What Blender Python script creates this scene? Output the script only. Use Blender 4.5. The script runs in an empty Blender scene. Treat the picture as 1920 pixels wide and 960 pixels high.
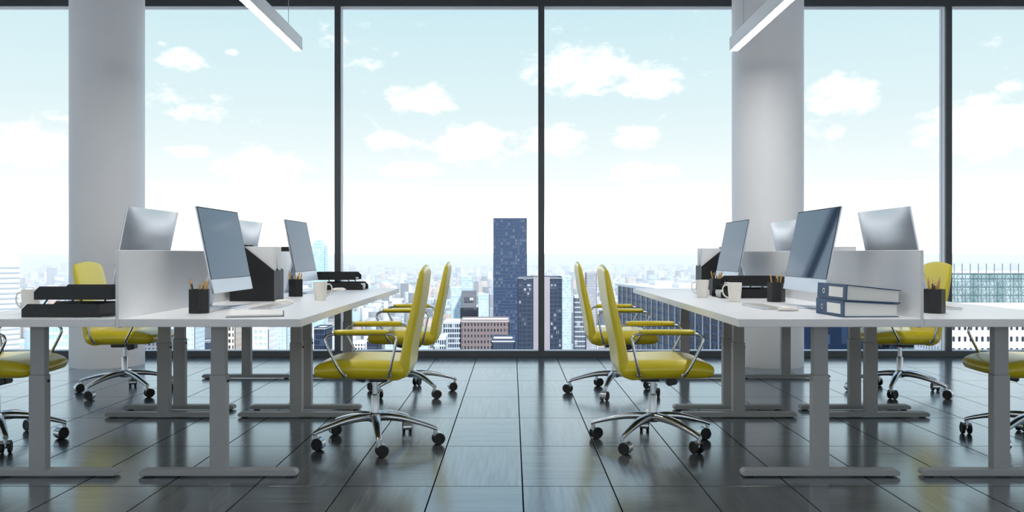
import bpy, bmesh, math, random
import numpy as np
from mathutils import Vector, Matrix

random.seed(7)
PI = math.pi
scene = bpy.context.scene
COL = scene.collection

# ------------------------------------------------------------------ camera
F = 1615.0            # focal length in pixels of the 1920x960 frame
EYE = 1.043           # eye height, horizon at pixel row 475
cam_d = bpy.data.cameras.new('camera')
cam = bpy.data.objects.new('camera', cam_d)
COL.objects.link(cam)
cam.location = (0, 0, EYE)
cam.rotation_euler = (PI / 2, 0, 0)
cam_d.sensor_width = 36.0
cam_d.lens = 36.0 * F / 1920.0
cam_d.shift_y = -5.0 / 1920.0
cam_d.clip_start = 0.05
cam_d.clip_end = 80000
scene.camera = cam

# ------------------------------------------------------------------ colour management
vs = scene.view_settings
vs.view_transform = 'Standard'
vs.look = 'None'
vs.exposure = 0.12
vs.gamma = 1.0
vs.use_curve_mapping = False
cy = scene.cycles
cy.max_bounces = 9
cy.diffuse_bounces = 5
cy.glossy_bounces = 4
cy.transmission_bounces = 4
cy.transparent_max_bounces = 12
cy.volume_bounces = 1
cy.caustics_reflective = False
cy.caustics_refractive = False


def lin(r, g, b):
    f = lambda c: (c / 255.0 / 12.92) if c / 255.0 <= 0.04045 else ((c / 255.0 + 0.055) / 1.055) ** 2.4
    return (f(r), f(g), f(b), 1.0)


# ------------------------------------------------------------------ sky
SKY_GAIN = 1.0
world = bpy.data.worlds.new('sky')
scene.world = world
world.use_nodes = True
wn, wl = world.node_tree.nodes, world.node_tree.links
wn.clear()


def wmath(op, a, b=None, c=None, clamp=False):
    n = wn.new('ShaderNodeMath')
    n.operation = op
    n.use_clamp = clamp
    for i, v in enumerate((a, b, c)):
        if v is None:
            continue
        if isinstance(v, (int, float)):
            n.inputs[i].default_value = v
        else:
            wl.new(v, n.inputs[i])
    return n.outputs[0]


tc = wn.new('ShaderNodeTexCoord')
sp = wn.new('ShaderNodeSeparateXYZ')
wl.new(tc.outputs['Generated'], sp.inputs[0])
X, Y, Z = sp.outputs
az = wmath('ARCTAN2', X, Y)
hor = wmath('SQRT', wmath('ADD', wmath('MULTIPLY', X, X), wmath('MULTIPLY', Y, Y)))
ele = wmath('ARCTAN2', Z, hor)
cb = wn.new('ShaderNodeCombineXYZ')
wl.new(az, cb.inputs[0])
wl.new(wmath('MULTIPLY', ele, 1.7), cb.inputs[1])
nz = wn.new('ShaderNodeTexNoise')
nz.inputs['Scale'].default_value = 40.0
nz.inputs['Detail'].default_value = 8.0
nz.inputs['Roughness'].default_value = 0.6
wl.new(cb.outputs[0], nz.inputs['Vector'])
nb = wn.new('ShaderNodeTexNoise')
nb.inputs['Scale'].default_value = 6.5
nb.inputs['Detail'].default_value = 4.0
wl.new(cb.outputs[0], nb.inputs['Vector'])
fine = wmath('SUBTRACT', nz.outputs['Fac'], 0.5)
# cumulus clouds seen in the photograph: azimuth / elevation / half sizes
CLOUDS = [(340, 112, 46, 21), (790, 187, 66, 28), (1088, 132, 100, 46), (1215, 152, 64, 33), (1580, 178, 76, 38),
          (885, 270, 82, 38), (1040, 264, 62, 32), (730, 265, 48, 18), (490, 312, 86, 36), (1835, 240, 120, 62),
          (60, 272, 92, 42), (355, 284, 44, 12), (1190, 258, 46, 24), (1900, 160, 34, 14), (435, 98, 16, 7),
          (304, 82, 15, 8), (770, 318, 60, 16), (1200, 322, 70, 18)]
acc = None
for (px, py, rx, ry) in CLOUDS:
    a0 = math.atan((px - 960) / F)
    e0 = math.atan((475 - py) / F * math.cos(a0))
    ra, rv = rx / F * math.cos(a0) ** 2, ry / F * math.cos(a0)
    da = wmath('MULTIPLY', wmath('SUBTRACT', az, a0), 1 / ra)
    de = wmath('MULTIPLY', wmath('SUBTRACT', ele, e0), 1 / rv)
    d2 = wmath('ADD', wmath('MULTIPLY', da, da), wmath('MULTIPLY', de, de))
    v = wmath('SUBTRACT', min(1.0, 0.45 + rx / 90.0), d2)
    acc = v if acc is None else wmath('MAXIMUM', acc, v)
acc = wmath('MAXIMUM', acc, -0.9)
wide = wmath('MULTIPLY', wmath('SUBTRACT', nb.outputs['Fac'], 0.66), 6.0)
dens = wmath('MAXIMUM', acc, wide)
dens = wmath('ADD', wmath('ADD', dens, -0.05), wmath('MULTIPLY', fine, 3.8))
mr = wn.new('ShaderNodeMapRange')
mr.interpolation_type = 'SMOOTHSTEP'
mr.inputs['From Min'].default_value = -0.35
mr.inputs['From Max'].default_value = 0.95
wl.new(dens, mr.inputs['Value'])
ramp = wn.new('ShaderNodeValToRGB')
wl.new(Z, ramp.inputs[0])
els = ramp.color_ramp.elements
stops = [(0.0, (2.9, 2.92, 2.95)), (0.032, (2.1, 2.13, 2.15)), (0.058, (1.03, 1.06, 1.07)), (0.085, (0.90, 0.955, 0.97)), (0.12, (0.81, 0.90, 0.92)), (0.165, (0.72, 0.855, 0.885)),
         (0.26, (0.60, 0.79, 0.845)), (0.31, (0.50, 0.72, 0.90)), (0.5, (0.36, 0.60, 0.92)), (1.0, (0.26, 0.47, 0.82))]
els[0].position, els[0].color = stops[0][0], stops[0][1] + (1,)
els[1].position, els[1].color = stops[-1][0], stops[-1][1] + (1,)
for p, c_ in stops[1:-1]:
    e = els.new(p)
    e.color = c_ + (1,)
mixc = wn.new('ShaderNodeMix')
mixc.data_type = 'RGBA'
wl.new(wmath('MULTIPLY', mr.outputs[0], 0.92), mixc.inputs[0])
wl.new(ramp.outputs[0], mixc.inputs[6])
mixc.inputs[7].default_value = (1.15, 1.15, 1.15, 1)
bg = wn.new('ShaderNodeBackground')
bg.inputs['Strength'].default_value = SKY_GAIN
wl.new(mixc.outputs[2], bg.inputs['Color'])
wo = wn.new('ShaderNodeOutputWorld')
wl.new(bg.outputs[0], wo.inputs['Surface'])

# ------------------------------------------------------------------ sun (behind the building, lights the city only)
sun_d = bpy.data.lights.new('sun', 'SUN')
sun_d.energy = 4.1
sun_d.angle = math.radians(1.0)
sun_d.color = (1.0, 0.96, 0.9)
sun = bpy.data.objects.new('sun', sun_d)
COL.objects.link(sun)
sun.rotation_euler = Vector((-0.34, 0.58, -0.74)).to_track_quat('-Z', 'Y').to_euler()
sun.location = (0, -20, 40)

LAMP_STRENGTH = 50.0


# ================================================================== helpers
def tag(o, label=None, cat=None, group=None, kind=None):
    if label: o['label'] = label
    if cat: o['category'] = cat
    if group: o['group'] = group
    if kind: o['kind'] = kind
    return o


def empty(name, loc=(0, 0, 0), rz=0.0):
    o = bpy.data.objects.new(name, None)
    o.empty_display_size = 0.1
    COL.objects.link(o)
    o.location = loc
    o.rotation_euler = (0, 0, rz)
    return o


def children(o):
    return [c for c in KIDS.get(o.name, [])]


KIDS = {}


def link(name, me, parent=None, loc=None, rot=None):
    o = bpy.data.objects.new(name, me)
    COL.objects.link(o)
    if parent is not None:
        o.parent = parent
        KIDS.setdefault(parent.name, []).append(o)
    if loc is not None: o.location = loc
    if rot is not None: o.rotation_euler = rot
    return o


def copy_tree(o, parent=None):
    c = o.copy()
    COL.objects.link(c)
    c.parent = parent
    if parent is not None:
        KIDS.setdefault(parent.name, []).append(c)
    for ch in list(children(o)):
        copy_tree(ch, c)
    return c


class MB:
    def __init__(s):
        s.v, s.f = [], []

    def add(s, vs_, fs):
        n = len(s.v)
        s.v += [tuple(p) for p in vs_]
        s.f += [tuple(i + n for i in f) for f in fs]
        return s

    def box(s, x0, x1, y0, y1, z0, z1):
        return s.add([(x0, y0, z0), (x1, y0, z0), (x1, y1, z0), (x0, y1, z0), (x0, y0, z1), (x1, y0, z1), (x1, y1, z1), (x0, y1, z1)],
                     [(3, 2, 1, 0), (4, 5, 6, 7), (0, 1, 5, 4), (1, 2, 6, 5), (2, 3, 7, 6), (3, 0, 4, 7)])

    def rbox(s, x0, x1, y0, y1, z0, z1, r=0.003, seg=2):
        bm = bmesh.new()
        bmesh.ops.create_cube(bm, size=1.0)
        for v in bm.verts:
            v.co = Vector(((x0 + x1) / 2 + v.co.x * (x1 - x0), (y0 + y1) / 2 + v.co.y * (y1 - y0), (z0 + z1) / 2 + v.co.z * (z1 - z0)))
        bmesh.ops.bevel(bm, geom=list(bm.edges), offset=r, segments=seg, affect='EDGES', profile=0.5)
        s.bm(bm)
        return s

    def bm(s, bm, mat=None):
        bm.verts.ensure_lookup_table()
        bm.verts.index_update()
        vs_ = [(mat @ v.co if mat else v.co) for v in bm.verts]
        s.add(vs_, [[v.index for v in f.verts] for f in bm.faces])
        bm.free()

    def prism(s, poly, y0, y1):
        """polygon in x,z extruded along y"""
        n = len(poly)
        vs_ = [(x, y0, z) for x, z in poly] + [(x, y1, z) for x, z in poly]
        fs = [tuple(range(n)), tuple(range(2 * n - 1, n - 1, -1))]
        fs += [((i + 1) % n, i, i + n, (i + 1) % n + n) for i in range(n)]
        return s.add(vs_, fs)

    def prism_z(s, poly, z0, z1):
        n = len(poly)
        vs_ = [(x, y, z0) for x, y in poly] + [(x, y, z1) for x, y in poly]
        fs = [tuple(range(n - 1, -1, -1)), tuple(range(n, 2 * n))]
        fs += [(i, (i + 1) % n, (i + 1) % n + n, i + n) for i in range(n)]
        return s.add(vs_, fs)

    def lathe(s, prof, n=24, cx=0.0, cy_=0.0, closed=False):
        vs_, fs = [], []
        for (r, z) in prof:
            for k in range(n):
                a = 2 * PI * k / n
                vs_.append((cx + r * math.cos(a), cy_ + r * math.sin(a), z))
        m = len(prof)
        for i in range(m - 1):
            for k in range(n):
                k2 = (k + 1) % n
                fs.append((i * n + k, i * n + k2, (i + 1) * n + k2, (i + 1) * n + k))
        if not closed:
            fs.append(tuple(range(n - 1, -1, -1)))
            fs.append(tuple((m - 1) * n + k for k in range(n)))
        return s.add(vs_, fs)

    def tube(s, path, r, n=8):
        path = [Vector(p) for p in path]
        rs = r if isinstance(r, (list, tuple)) else [r] * len(path)
        vs_, fs = [], []
        up = None
        for i, p in enumerate(path):
            t = (path[min(i + 1, len(path) - 1)] - path[max(i - 1, 0)]).normalized()
            if up is None:
                up = Vector((0, 0, 1)) if abs(t.z) < 0.9 else Vector((1, 0, 0))
            a = (up - t * up.dot(t)).normalized()
            b = t.cross(a)
            up = a
            for k in range(n):
                q = 2 * PI * k / n
                vs_.append(p + (a * math.cos(q) + b * math.sin(q)) * rs[i])
        for i in range(len(path) - 1):
            for k in range(n):
                k2 = (k + 1) % n
                fs.append((i * n + k, i * n + k2, (i + 1) * n + k2, (i + 1) * n + k))
        fs.append(tuple(range(n - 1, -1, -1)))
        m = len(path)
        fs.append(tuple((m - 1) * n + k for k in range(n)))
        return s.add(vs_, fs)

    def cyl_y(s, cx, cz, r, y0, y1, n=20):
        vs_ = [(cx + r * math.cos(2 * PI * k / n), y, cz + r * math.sin(2 * PI * k / n)) for y in (y0, y1) for k in range(n)]
        fs = [tuple(range(n)), tuple(range(2 * n - 1, n - 1, -1))] + [((k + 1) % n, k, k + n, (k + 1) % n + n) for k in range(n)]
        return s.add(vs_, fs)

    def mesh(s, name, mat, smooth=None):
        me = bpy.data.meshes.new(name)
        me.from_pydata(s.v, [], s.f)
        me.update()
        bm = bmesh.new()
        bm.from_mesh(me)
        bmesh.ops.recalc_face_normals(bm, faces=bm.faces)
        bm.to_mesh(me)
        bm.free()
        if mat: me.materials.append(mat)
        if smooth is not None:
            me.shade_smooth()
            if smooth < 180:
                me.set_sharp_from_angle(angle=math.radians(smooth))
        return me

    def build(s, name, mat, parent=None, smooth=None, loc=None, rot=None):
        return link(name, s.mesh(name, mat, smooth), parent, loc, rot)


def catmull(pts, sub=4):
    pts = [np.array(p, float) for p in pts]
    out = []
    for i in range(len(pts) - 1):
        p0, p1, p2, p3 = pts[max(i - 1, 0)], pts[i], pts[i + 1], pts[min(i + 2, len(pts) - 1)]
        for k in range(sub):
            t = k / sub
            out.append(0.5 * ((2 * p1) + (-p0 + p2) * t + (2 * p0 - 5 * p1 + 4 * p2 - p3) * t * t + (-p0 + 3 * p1 - 3 * p2 + p3) * t ** 3))
    out.append(pts[-1])
    return out


def sweep_pad(path, sub=4, nc=5):
    """rounded slab swept along a path in the x,z plane; station = x, z, thickness, half width, crown"""
    st = catmull(path, sub)
    mb = MB()
    rings = []
    for i, p in enumerate(st):
        q0, q1 = st[max(i - 1, 0)], st[min(i + 1, len(st) - 1)]
        t = np.array([q1[0] - q0[0], q1[1] - q0[1]])
        t /= np.linalg.norm(t)
        nrm = np.array([-t[1], t[0]])
        ht, hw = max(p[2] / 2, 0.0015), max(p[3], 0.002)
        r = min(ht * 0.98, hw * 0.9)
        ring = []
        for (sx, sy, a0) in ((1, 1, 0), (-1, 1, 90), (-1, -1, 180), (1, -1, 270)):
            for k in range(nc + 1):
                a = math.radians(a0 + 90 * k / nc)
                ring.append((sx * (hw - r) + r * math.cos(a), sy * (ht - r) + r * math.sin(a)))
        # extra points across the flat so the crown is smooth
        full = []
        m = len(ring)
        for k in range(m):
            a, b = ring[k], ring[(k + 1) % m]
            full.append(a)
            if abs(a[0] - b[0]) > hw * 0.5:
                for j in range(1, 6):
                    full.append((a[0] + (b[0] - a[0]) * j / 6, a[1] + (b[1] - a[1]) * j / 6))
        pts = []
        for (w, h) in full:
            cr = p[4] * (1 - (w / hw) ** 2)
            pts.append((p[0] + nrm[0] * h + t[0] * cr, w, p[1] + nrm[1] * h + t[1] * cr))
        rings.append(pts)
    n = len(rings[0])
    vs_ = [q for r_ in rings for q in r_]
    fs = []
    for i in range(len(rings) - 1):
        for k in range(n):
            k2 = (k + 1) % n
            fs.append((i * n + k, i * n + k2, (i + 1) * n + k2, (i + 1) * n + k))
    fs.append(tuple(range(n - 1, -1, -1)))
    fs.append(tuple((len(rings) - 1) * n + k for k in range(n)))
    return mb.add(vs_, fs)


# ------------------------------------------------------------------ materials
MATS = {}


def mat(name, color, rough=0.5, metal=0.0, ior=1.45, coat=0.0, coat_rough=0.1, noise=0.0, noise_scale=8.0, bump=0.0, bump_scale=60.0,
        stretch=None, emit=None, emit_strength=0.0, spec=None, spec_tint=None):
    m = bpy.data.materials.new(name)
    m.use_nodes = True
    nt = m.node_tree
    b = nt.nodes['Principled BSDF']
    b.inputs['Base Color'].default_value = color
    b.inputs['Roughness'].default_value = rough
    b.inputs['Metallic'].default_value = metal
    b.inputs['IOR'].default_value = ior
    b.inputs['Coat Weight'].default_value = coat
    b.inputs['Coat Roughness'].default_value = coat_rough
    if spec is not None: b.inputs['Specular IOR Level'].default_value = spec
    if spec_tint: b.inputs['Specular Tint'].default_value = spec_tint
    if emit:
        b.inputs['Emission Color'].default_value = emit
        b.inputs['Emission Strength'].default_value = emit_strength
    if noise or bump:
        tc_ = nt.nodes.new('ShaderNodeTexCoord')
        mp = nt.nodes.new('ShaderNodeMapping')
        if stretch: mp.inputs['Scale'].default_value = stretch
        nt.links.new(tc_.outputs['Object'], mp.inputs[0])
    if noise:
        n = nt.nodes.new('ShaderNodeTexNoise')
        n.inputs['Scale'].default_value = noise_scale
        n.inputs['Detail'].default_value = 4
        nt.links.new(mp.outputs[0], n.inputs['Vector'])
        r = nt.nodes.new('ShaderNodeMapRange')
        r.inputs['To Min'].default_value = 1 - noise
        r.inputs['To Max'].default_value = 1 + noise
        r.inputs['From Min'].default_value = 0.25
        r.inputs['From Max'].default_value = 0.75
        nt.links.new(n.outputs['Fac'], r.inputs['Value'])
        mx = nt.nodes.new('ShaderNodeMix')
        mx.data_type = 'RGBA'
        mx.blend_type = 'MULTIPLY'
        mx.inputs[0].default_value = 1
        mx.inputs[6].default_value = color
        nt.links.new(r.outputs[0], mx.inputs[7])
        nt.links.new(mx.outputs[2], b.inputs['Base Color'])
    if bump:
        n = nt.nodes.new('ShaderNodeTexNoise')
        n.inputs['Scale'].default_value = bump_scale
        n.inputs['Detail'].default_value = 3
        nt.links.new(mp.outputs[0], n.inputs['Vector'])
        bp = nt.nodes.new('ShaderNodeBump')
        bp.inputs['Strength'].default_value = bump
        bp.inputs['Distance'].default_value = 0.002
        nt.links.new(n.outputs['Fac'], bp.inputs['Height'])
        nt.links.new(bp.outputs[0], b.inputs['Normal'])
    MATS[name] = m
    return m


M_WHITE = mat('desk_white', lin(238, 238, 240), 0.32, noise=0.015, noise_scale=3, bump=0.02, bump_scale=200)
M_PANEL = mat('panel_white', lin(238, 239, 241), 0.28, noise=0.02, noise_scale=2, bump=0.02)
M_LEG = mat('leg_grey', lin(168, 168, 170), 0.42, noise=0.03, noise_scale=6, bump=0.03, bump_scale=300)
M_BLACK = mat('black_plastic', lin(26, 26, 28), 0.4, noise=0.08, noise_scale=10, bump=0.05, bump_scale=300)
M_RUBBER = mat('rubber', lin(24, 24, 25), 0.55, noise=0.1, noise_scale=20, bump=0.05)
M_YELLOW = mat('yellow_leather', lin(228, 207, 28), 0.36, noise=0.05, noise_scale=6, bump=0.12, bump_scale=420, coat=0.7, coat_rough=0.28)
M_CHROME = mat('chrome', lin(198, 199, 201), 0.21, metal=1.0, noise=0.02, noise_scale=8, bump=0.01)
M_ALU = mat('aluminium', lin(205, 208, 213), 0.34, metal=0.85, noise=0.015, noise_scale=5, bump=0.02, bump_scale=500)
M_ALUF = mat('aluminium_face', lin(212, 224, 238), 0.38, metal=0.25, noise=0.01, noise_scale=5, bump=0.02, bump_scale=500)
M_SCREEN = mat('screen_glass', lin(48, 68, 94), 0.04, ior=2.0, spec_tint=lin(165, 208, 255), noise=0.02, noise_scale=2)
M_CERAMIC = mat('ceramic', lin(236, 232, 224), 0.22, noise=0.015, noise_scale=5, coat=0.3, coat_rough=0.08)
M_PAPER = mat('paper', lin(240, 239, 235), 0.8, noise=0.02, noise_scale=40, stretch=(1, 1, 60))
M_CARD = mat('folder_card', lin(232, 232, 234), 0.6, noise=0.02, noise_scale=6)
M_GREYCOVER = mat('grey_cover', lin(72, 76, 82), 0.6, noise=0.05, noise_scale=20)
M_BLUE = mat('binder_blue', lin(58, 86, 120), 0.5, noise=0.08, noise_scale=60, bump=0.08, bump_scale=500)
M_PENCIL = mat('pencil_ochre', lin(206, 160, 84), 0.5, noise=0.06, noise_scale=30)
M_PENCILD = mat('pencil_dark', lin(70, 66, 66), 0.5, noise=0.06, noise_scale=30)
M_WOODTIP = mat('pencil_wood', lin(214, 178, 132), 0.7, noise=0.08, noise_scale=60)
M_LEAD = mat('pencil_lead', lin(40, 40, 42), 0.4, noise=0.05)
M_COLUMN = mat('column_paint', lin(240, 240, 242), 0.5, noise=0.012, noise_scale=2, bump=0.03, bump_scale=120)
M_WALL = mat('wall_paint', lin(226, 227, 229), 0.7, noise=0.015, noise_scale=2, bump=0.04, bump_scale=120)
M_CEIL = mat('ceiling_paint', lin(235, 235, 236), 0.8, noise=0.015, noise_scale=2, bump=0.04, bump_scale=120)
M_FRAME = mat('frame_dark', lin(72, 76, 79), 0.42, noise=0.03, noise_scale=4, bump=0.02)
M_FRAMEL = mat('frame_light', lin(236, 238, 241), 0.4, noise=0.02, noise_scale=4, bump=0.02)
M_SEAL = mat('rubber_seal', lin(40, 44, 48), 0.6, noise=0.05)
M_SUB = mat('floor_bed', lin(16, 17, 18), 0.9, noise=0.1, noise_scale=20)
M_LAMP = mat('lamp_housing', lin(238, 241, 246), 0.4, noise=0.01, noise_scale=4)
M_DIFF = mat('lamp_diffuser', lin(250, 248, 240), 0.5, emit=(1.0, 0.985, 0.955, 1), emit_strength=LAMP_STRENGTH)
M_CABLE = mat('steel_cable', lin(190, 192, 195), 0.35, metal=0.7, noise=0.02)


def glass_mat():
    m = bpy.data.materials.new('window_glass')
    m.use_nodes = True
    nt = m.node_tree
    nt.nodes.clear()
    out = nt.nodes.new('ShaderNodeOutputMaterial')
    tr = nt.nodes.new('ShaderNodeBsdfTransparent')
    tr.inputs[0].default_value = (0.985, 0.995, 0.995, 1)
    gl = nt.nodes.new('ShaderNodeBsdfGlossy')
    gl.inputs['Roughness'].default_value = 0.01
    fr = nt.nodes.new('ShaderNodeFresnel')
    fr.inputs['IOR'].default_value = 1.05
    mx = nt.nodes.new('ShaderNodeMixShader')
    nt.links.new(fr.outputs[0], mx.inputs[0])
    nt.links.new(tr.outputs[0], mx.inputs[1])
    nt.links.new(gl.outputs[0], mx.inputs[2])
    nt.links.new(mx.outputs[0], out.inputs['Surface'])
    return m


M_GLASS = glass_mat()


def tile_mat(name, along_x):
    m = bpy.data.materials.new(name)
    m.use_nodes = True
    nt = m.node_tree
    b = nt.nodes['Principled BSDF']
    geo = nt.nodes.new('ShaderNodeNewGeometry')
    oi = nt.nodes.new('ShaderNodeObjectInfo')
    mul = nt.nodes.new('ShaderNodeMath'); mul.operation = 'MULTIPLY'; mul.inputs[1].default_value = 37.0
    nt.links.new(oi.outputs['Random'], mul.inputs[0])
    add = nt.nodes.new('ShaderNodeVectorMath'); add.operation = 'ADD'
    nt.links.new(geo.outputs['Position'], add.inputs[0])
    cmb = nt.nodes.new('ShaderNodeCombineXYZ')
    for i in range(3): nt.links.new(mul.outputs[0], cmb.inputs[i])
    nt.links.new(cmb.outputs[0], add.inputs[1])
    mp = nt.nodes.new('ShaderNodeMapping')
    mp.inputs['Scale'].default_value = (1.6, 34, 1) if along_x else (34, 1.6, 1)
    nt.links.new(add.outputs[0], mp.inputs[0])
    n = nt.nodes.new('ShaderNodeTexNoise')
    n.inputs['Scale'].default_value = 1.6
    n.inputs['Detail'].default_value = 6
    n.inputs['Roughness'].default_value = 0.62
    nt.links.new(mp.outputs[0], n.inputs['Vector'])
    rp = nt.nodes.new('ShaderNodeValToRGB')
    rp.color_ramp.elements[0].position = 0.25
    rp.color_ramp.elements[0].color = lin(56, 57, 59)
    rp.color_ramp.elements[1].position = 0.78
    rp.color_ramp.elements[1].color = lin(112, 112, 112)
    nt.links.new(n.outputs['Fac'], rp.inputs[0])
    # each tile a touch lighter or darker
    mr_ = nt.nodes.new('ShaderNodeMapRange')
    mr_.inputs['To Min'].default_value = 0.82
    mr_.inputs['To Max'].default_value = 1.15
    nt.links.new(oi.outputs['Random'], mr_.inputs['Value'])
    mx = nt.nodes.new('ShaderNodeMix'); mx.data_type = 'RGBA'; mx.blend_type = 'MULTIPLY'; mx.inputs[0].default_value = 1
    nt.links.new(rp.outputs[0], mx.inputs[6]); nt.links.new(mr_.outputs[0], mx.inputs[7])
    nt.links.new(mx.outputs[2], b.inputs['Base Color'])
    rr = nt.nodes.new('ShaderNodeMapRange')
    rr.inputs['To Min'].default_value = 0.12
    rr.inputs['To Max'].default_value = 0.24
    nt.links.new(n.outputs['Fac'], rr.inputs['Value'])
    nt.links.new(rr.outputs[0], b.inputs['Roughness'])
    bp = nt.nodes.new('ShaderNodeBump')
    bp.inputs['Strength'].default_value = 0.04
    bp.inputs['Distance'].default_value = 0.002
    nt.links.new(n.outputs['Fac'], bp.inputs['Height'])
    nt.links.new(bp.outputs[0], b.inputs['Normal'])
    # polished varnish over the wood: a faintly blue clear layer, thicker along the streaks
    b.inputs['Specular IOR Level'].default_value = 0.15
    gl = nt.nodes.new('ShaderNodeBsdfGlossy')
    gl.inputs['Color'].default_value = (0.82, 0.92, 1.0, 1)
    nt.links.new(rr.outputs[0], gl.inputs['Roughness'])
    nt.links.new(bp.outputs[0], gl.inputs['Normal'])
    fr = nt.nodes.new('ShaderNodeFresnel')
    fr.inputs['IOR'].default_value = 2.1
    cw = nt.nodes.new('ShaderNodeMapRange')
    cw.inputs['From Min'].default_value = 0.3
    cw.inputs['From Max'].default_value = 0.7
    cw.inputs['To Min'].default_value = 0.80
    cw.inputs['To Max'].default_value = 1.10
    nt.links.new(n.outputs['Fac'], cw.inputs['Value'])
    mu = nt.nodes.new('ShaderNodeMath'); mu.operation = 'MULTIPLY'; mu.use_clamp = True
    nt.links.new(fr.outputs[0], mu.inputs[0]); nt.links.new(cw.outputs[0], mu.inputs[1])
    ms = nt.nodes.new('ShaderNodeMixShader')
    nt.links.new(mu.outputs[0], ms.inputs[0])
    nt.links.new(b.outputs[0], ms.inputs[1])
    nt.links.new(gl.outputs[0], ms.inputs[2])
    nt.links.new(ms.outputs[0], nt.nodes['Material Output'].inputs['Surface'])
    return m


M_TILE = (tile_mat('tile_grain_across', True), tile_mat('tile_grain_along', False))

# ================================================================== the room
XL, XR, YB, YW, ZC = -7.953, 8.447, -6.543, 8.64, 3.62
floor = MB().box(XL - 0.16, XR + 0.16, YB - 0.16, YW + 0.16, -0.30, -0.012).build('floor', M_SUB)
tag(floor, kind='structure')
TW, TL, TX0, TY0 = 0.4, 0.8, 0.047, 3.857
tile_me = []
for a in (0, 1):
    gx, gy, ch = TW / 2 - 0.0032, TL / 2 - 0.0032, 0.0003
    mb = MB().add([(-gx, -gy, -0.012), (gx, -gy, -0.012), (gx, gy, -0.012), (-gx, gy, -0.012),
                   (-gx, -gy, -ch), (gx, -gy, -ch), (gx, gy, -ch), (-gx, gy, -ch),
                   (-gx + ch, -gy + ch, 0), (gx - ch, -gy + ch, 0), (gx - ch, gy - ch, 0), (-gx + ch, gy - ch, 0)],
                  [(8, 9, 10, 11)] + [(i, (i + 1) % 4, (i + 1) % 4 + 4, i + 4) for i in range(4)]
                  + [(i + 4, (i + 1) % 4 + 4, (i + 1) % 4 + 8, i + 8) for i in range(4)])
    tile_me.append(mb.mesh('tile', M_TILE[a]))
rest = [MB(), MB()]
for i in range(-20, 21):
    for j in range(-13, 6):
        cx, cyy = TX0 + TW * (i + 0.5), TY0 + TL * (j + 0.5)
        k = (i + j) % 2
        yn, yf = cyy - TL / 2, cyy + TL / 2
        inview = yf > 3.45 and abs(cx) - TW / 2 < 0.61 * yf
        if inview:
            link('tile', tile_me[k], floor, (cx, cyy, 0))
        else:
            rest[k].box(cx - 0.1968, cx + 0.1968, cyy - 0.3982, cyy + 0.3982, -0.012, 0)
for k in (0, 1):
    tag(rest[k].build('tile_field', M_TILE[k], floor), kind='stuff')

tag(MB().box(XL - 0.16, XR + 0.16, YB - 0.16, YW + 0.16, ZC, ZC + 0.3).build('ceiling', M_CEIL), kind='structure')
# curtain wall on all four sides: rails, mullions, panes (only the front one is seen; the other three are added for daylight)
MW, DEP = 0.03, 0.14          # half width of a mullion, depth of the profiles
ZB, ZT = 0.064, 3.525
n_trim = n_win = 0


def glazing(origin, rz, length, marks):
    """a window wall: local x runs along it, local y points outwards"""
    global n_trim, n_win
    def put(name, mb, m, parent=None):
        if parent is None:
            o = mb.build(name, m, None, loc=origin, rot=(0, 0, rz))
            tag(o, kind='structure')
        else:
            o = mb.build(name, m, parent)
        return o
    for z0, z1 in ((0.0, ZB), (ZT, ZC)):
        n_trim += 1
        r = put('trim_%d' % n_trim, MB().rbox(0, length, 0, 0.03, z0, z1, 0.003), M_FRAME)
        put('inner_profile', MB().box(0, length, 0.03, 0.085, z0, z1), M_FRAMEL, r)
        put('seal', MB().box(0, length, 0.085, 0.097, z0 + (0.0 if z0 < 1 else 0.006), z1 - (0.006 if z0 < 1 else 0)), M_SEAL, r)
        put('outer_profile', MB().box(0, length, 0.097, DEP, z0, z1), M_FRAMEL, r)
    for x in marks:
        n_trim += 1
        r = put('trim_%d' % n_trim, MB().rbox(x - MW, x + MW, -0.004, 0.03, ZB, ZT, 0.003), M_FRAME)
        put('inner_profile', MB().box(x - MW, x + MW, 0.03, 0.085, ZB, ZT), M_FRAMEL, r)
        put('seal', MB().box(x - MW + 0.006, x + MW - 0.006, 0.085, 0.097, ZB, ZT), M_SEAL, r)
        put('outer_profile', MB().box(x - MW, x + MW, 0.097, DEP, ZB, ZT), M_FRAMEL, r)
    for a, b in zip(marks[:-1], marks[1:]):
        n_win += 1
        put('window_%d' % n_win, MB().box(a + MW - 0.004, b - MW + 0.004, 0.087, 0.095, ZB - 0.004, ZT + 0.004), M_GLASS)


def marks(first, length):
    m_ = [MW]
    x = first
    while x < length - 0.3:
        if x > 0.3: m_.append(x)
        x += 2.045
    return m_ + [length - MW]


glazing((XL, YW, 0), 0, XR - XL, marks(0.2945 - 4 * 2.045 - XL, XR - XL))
glazing((XR, YW, 0), -PI / 2, YW - YB, marks(2.045, YW - YB))  # unseen right side, glazed to brighten the room
glazing((XL, YB, 0), PI / 2, YW - YB, marks(2.045, YW - YB))  # unseen left side, glazed for extra daylight
glazing((XR, YB, 0), PI, XR - XL, marks(2.045, XR - XL))  # unseen rear, glazing added as fill for faces towards the camera

for x, lab in ((-3.797, 'thick round white column on the left behind the yellow chair'), (2.398, 'thick round white column on the right by the tall window')):
    r = 0.325
    c_ = MB().lathe([(r, 0), (r, ZC)], 72, x, 8.085).build('round_column', M_COLUMN, smooth=40)
    tag(c_, lab, 'column', 'round columns along the window')


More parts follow.
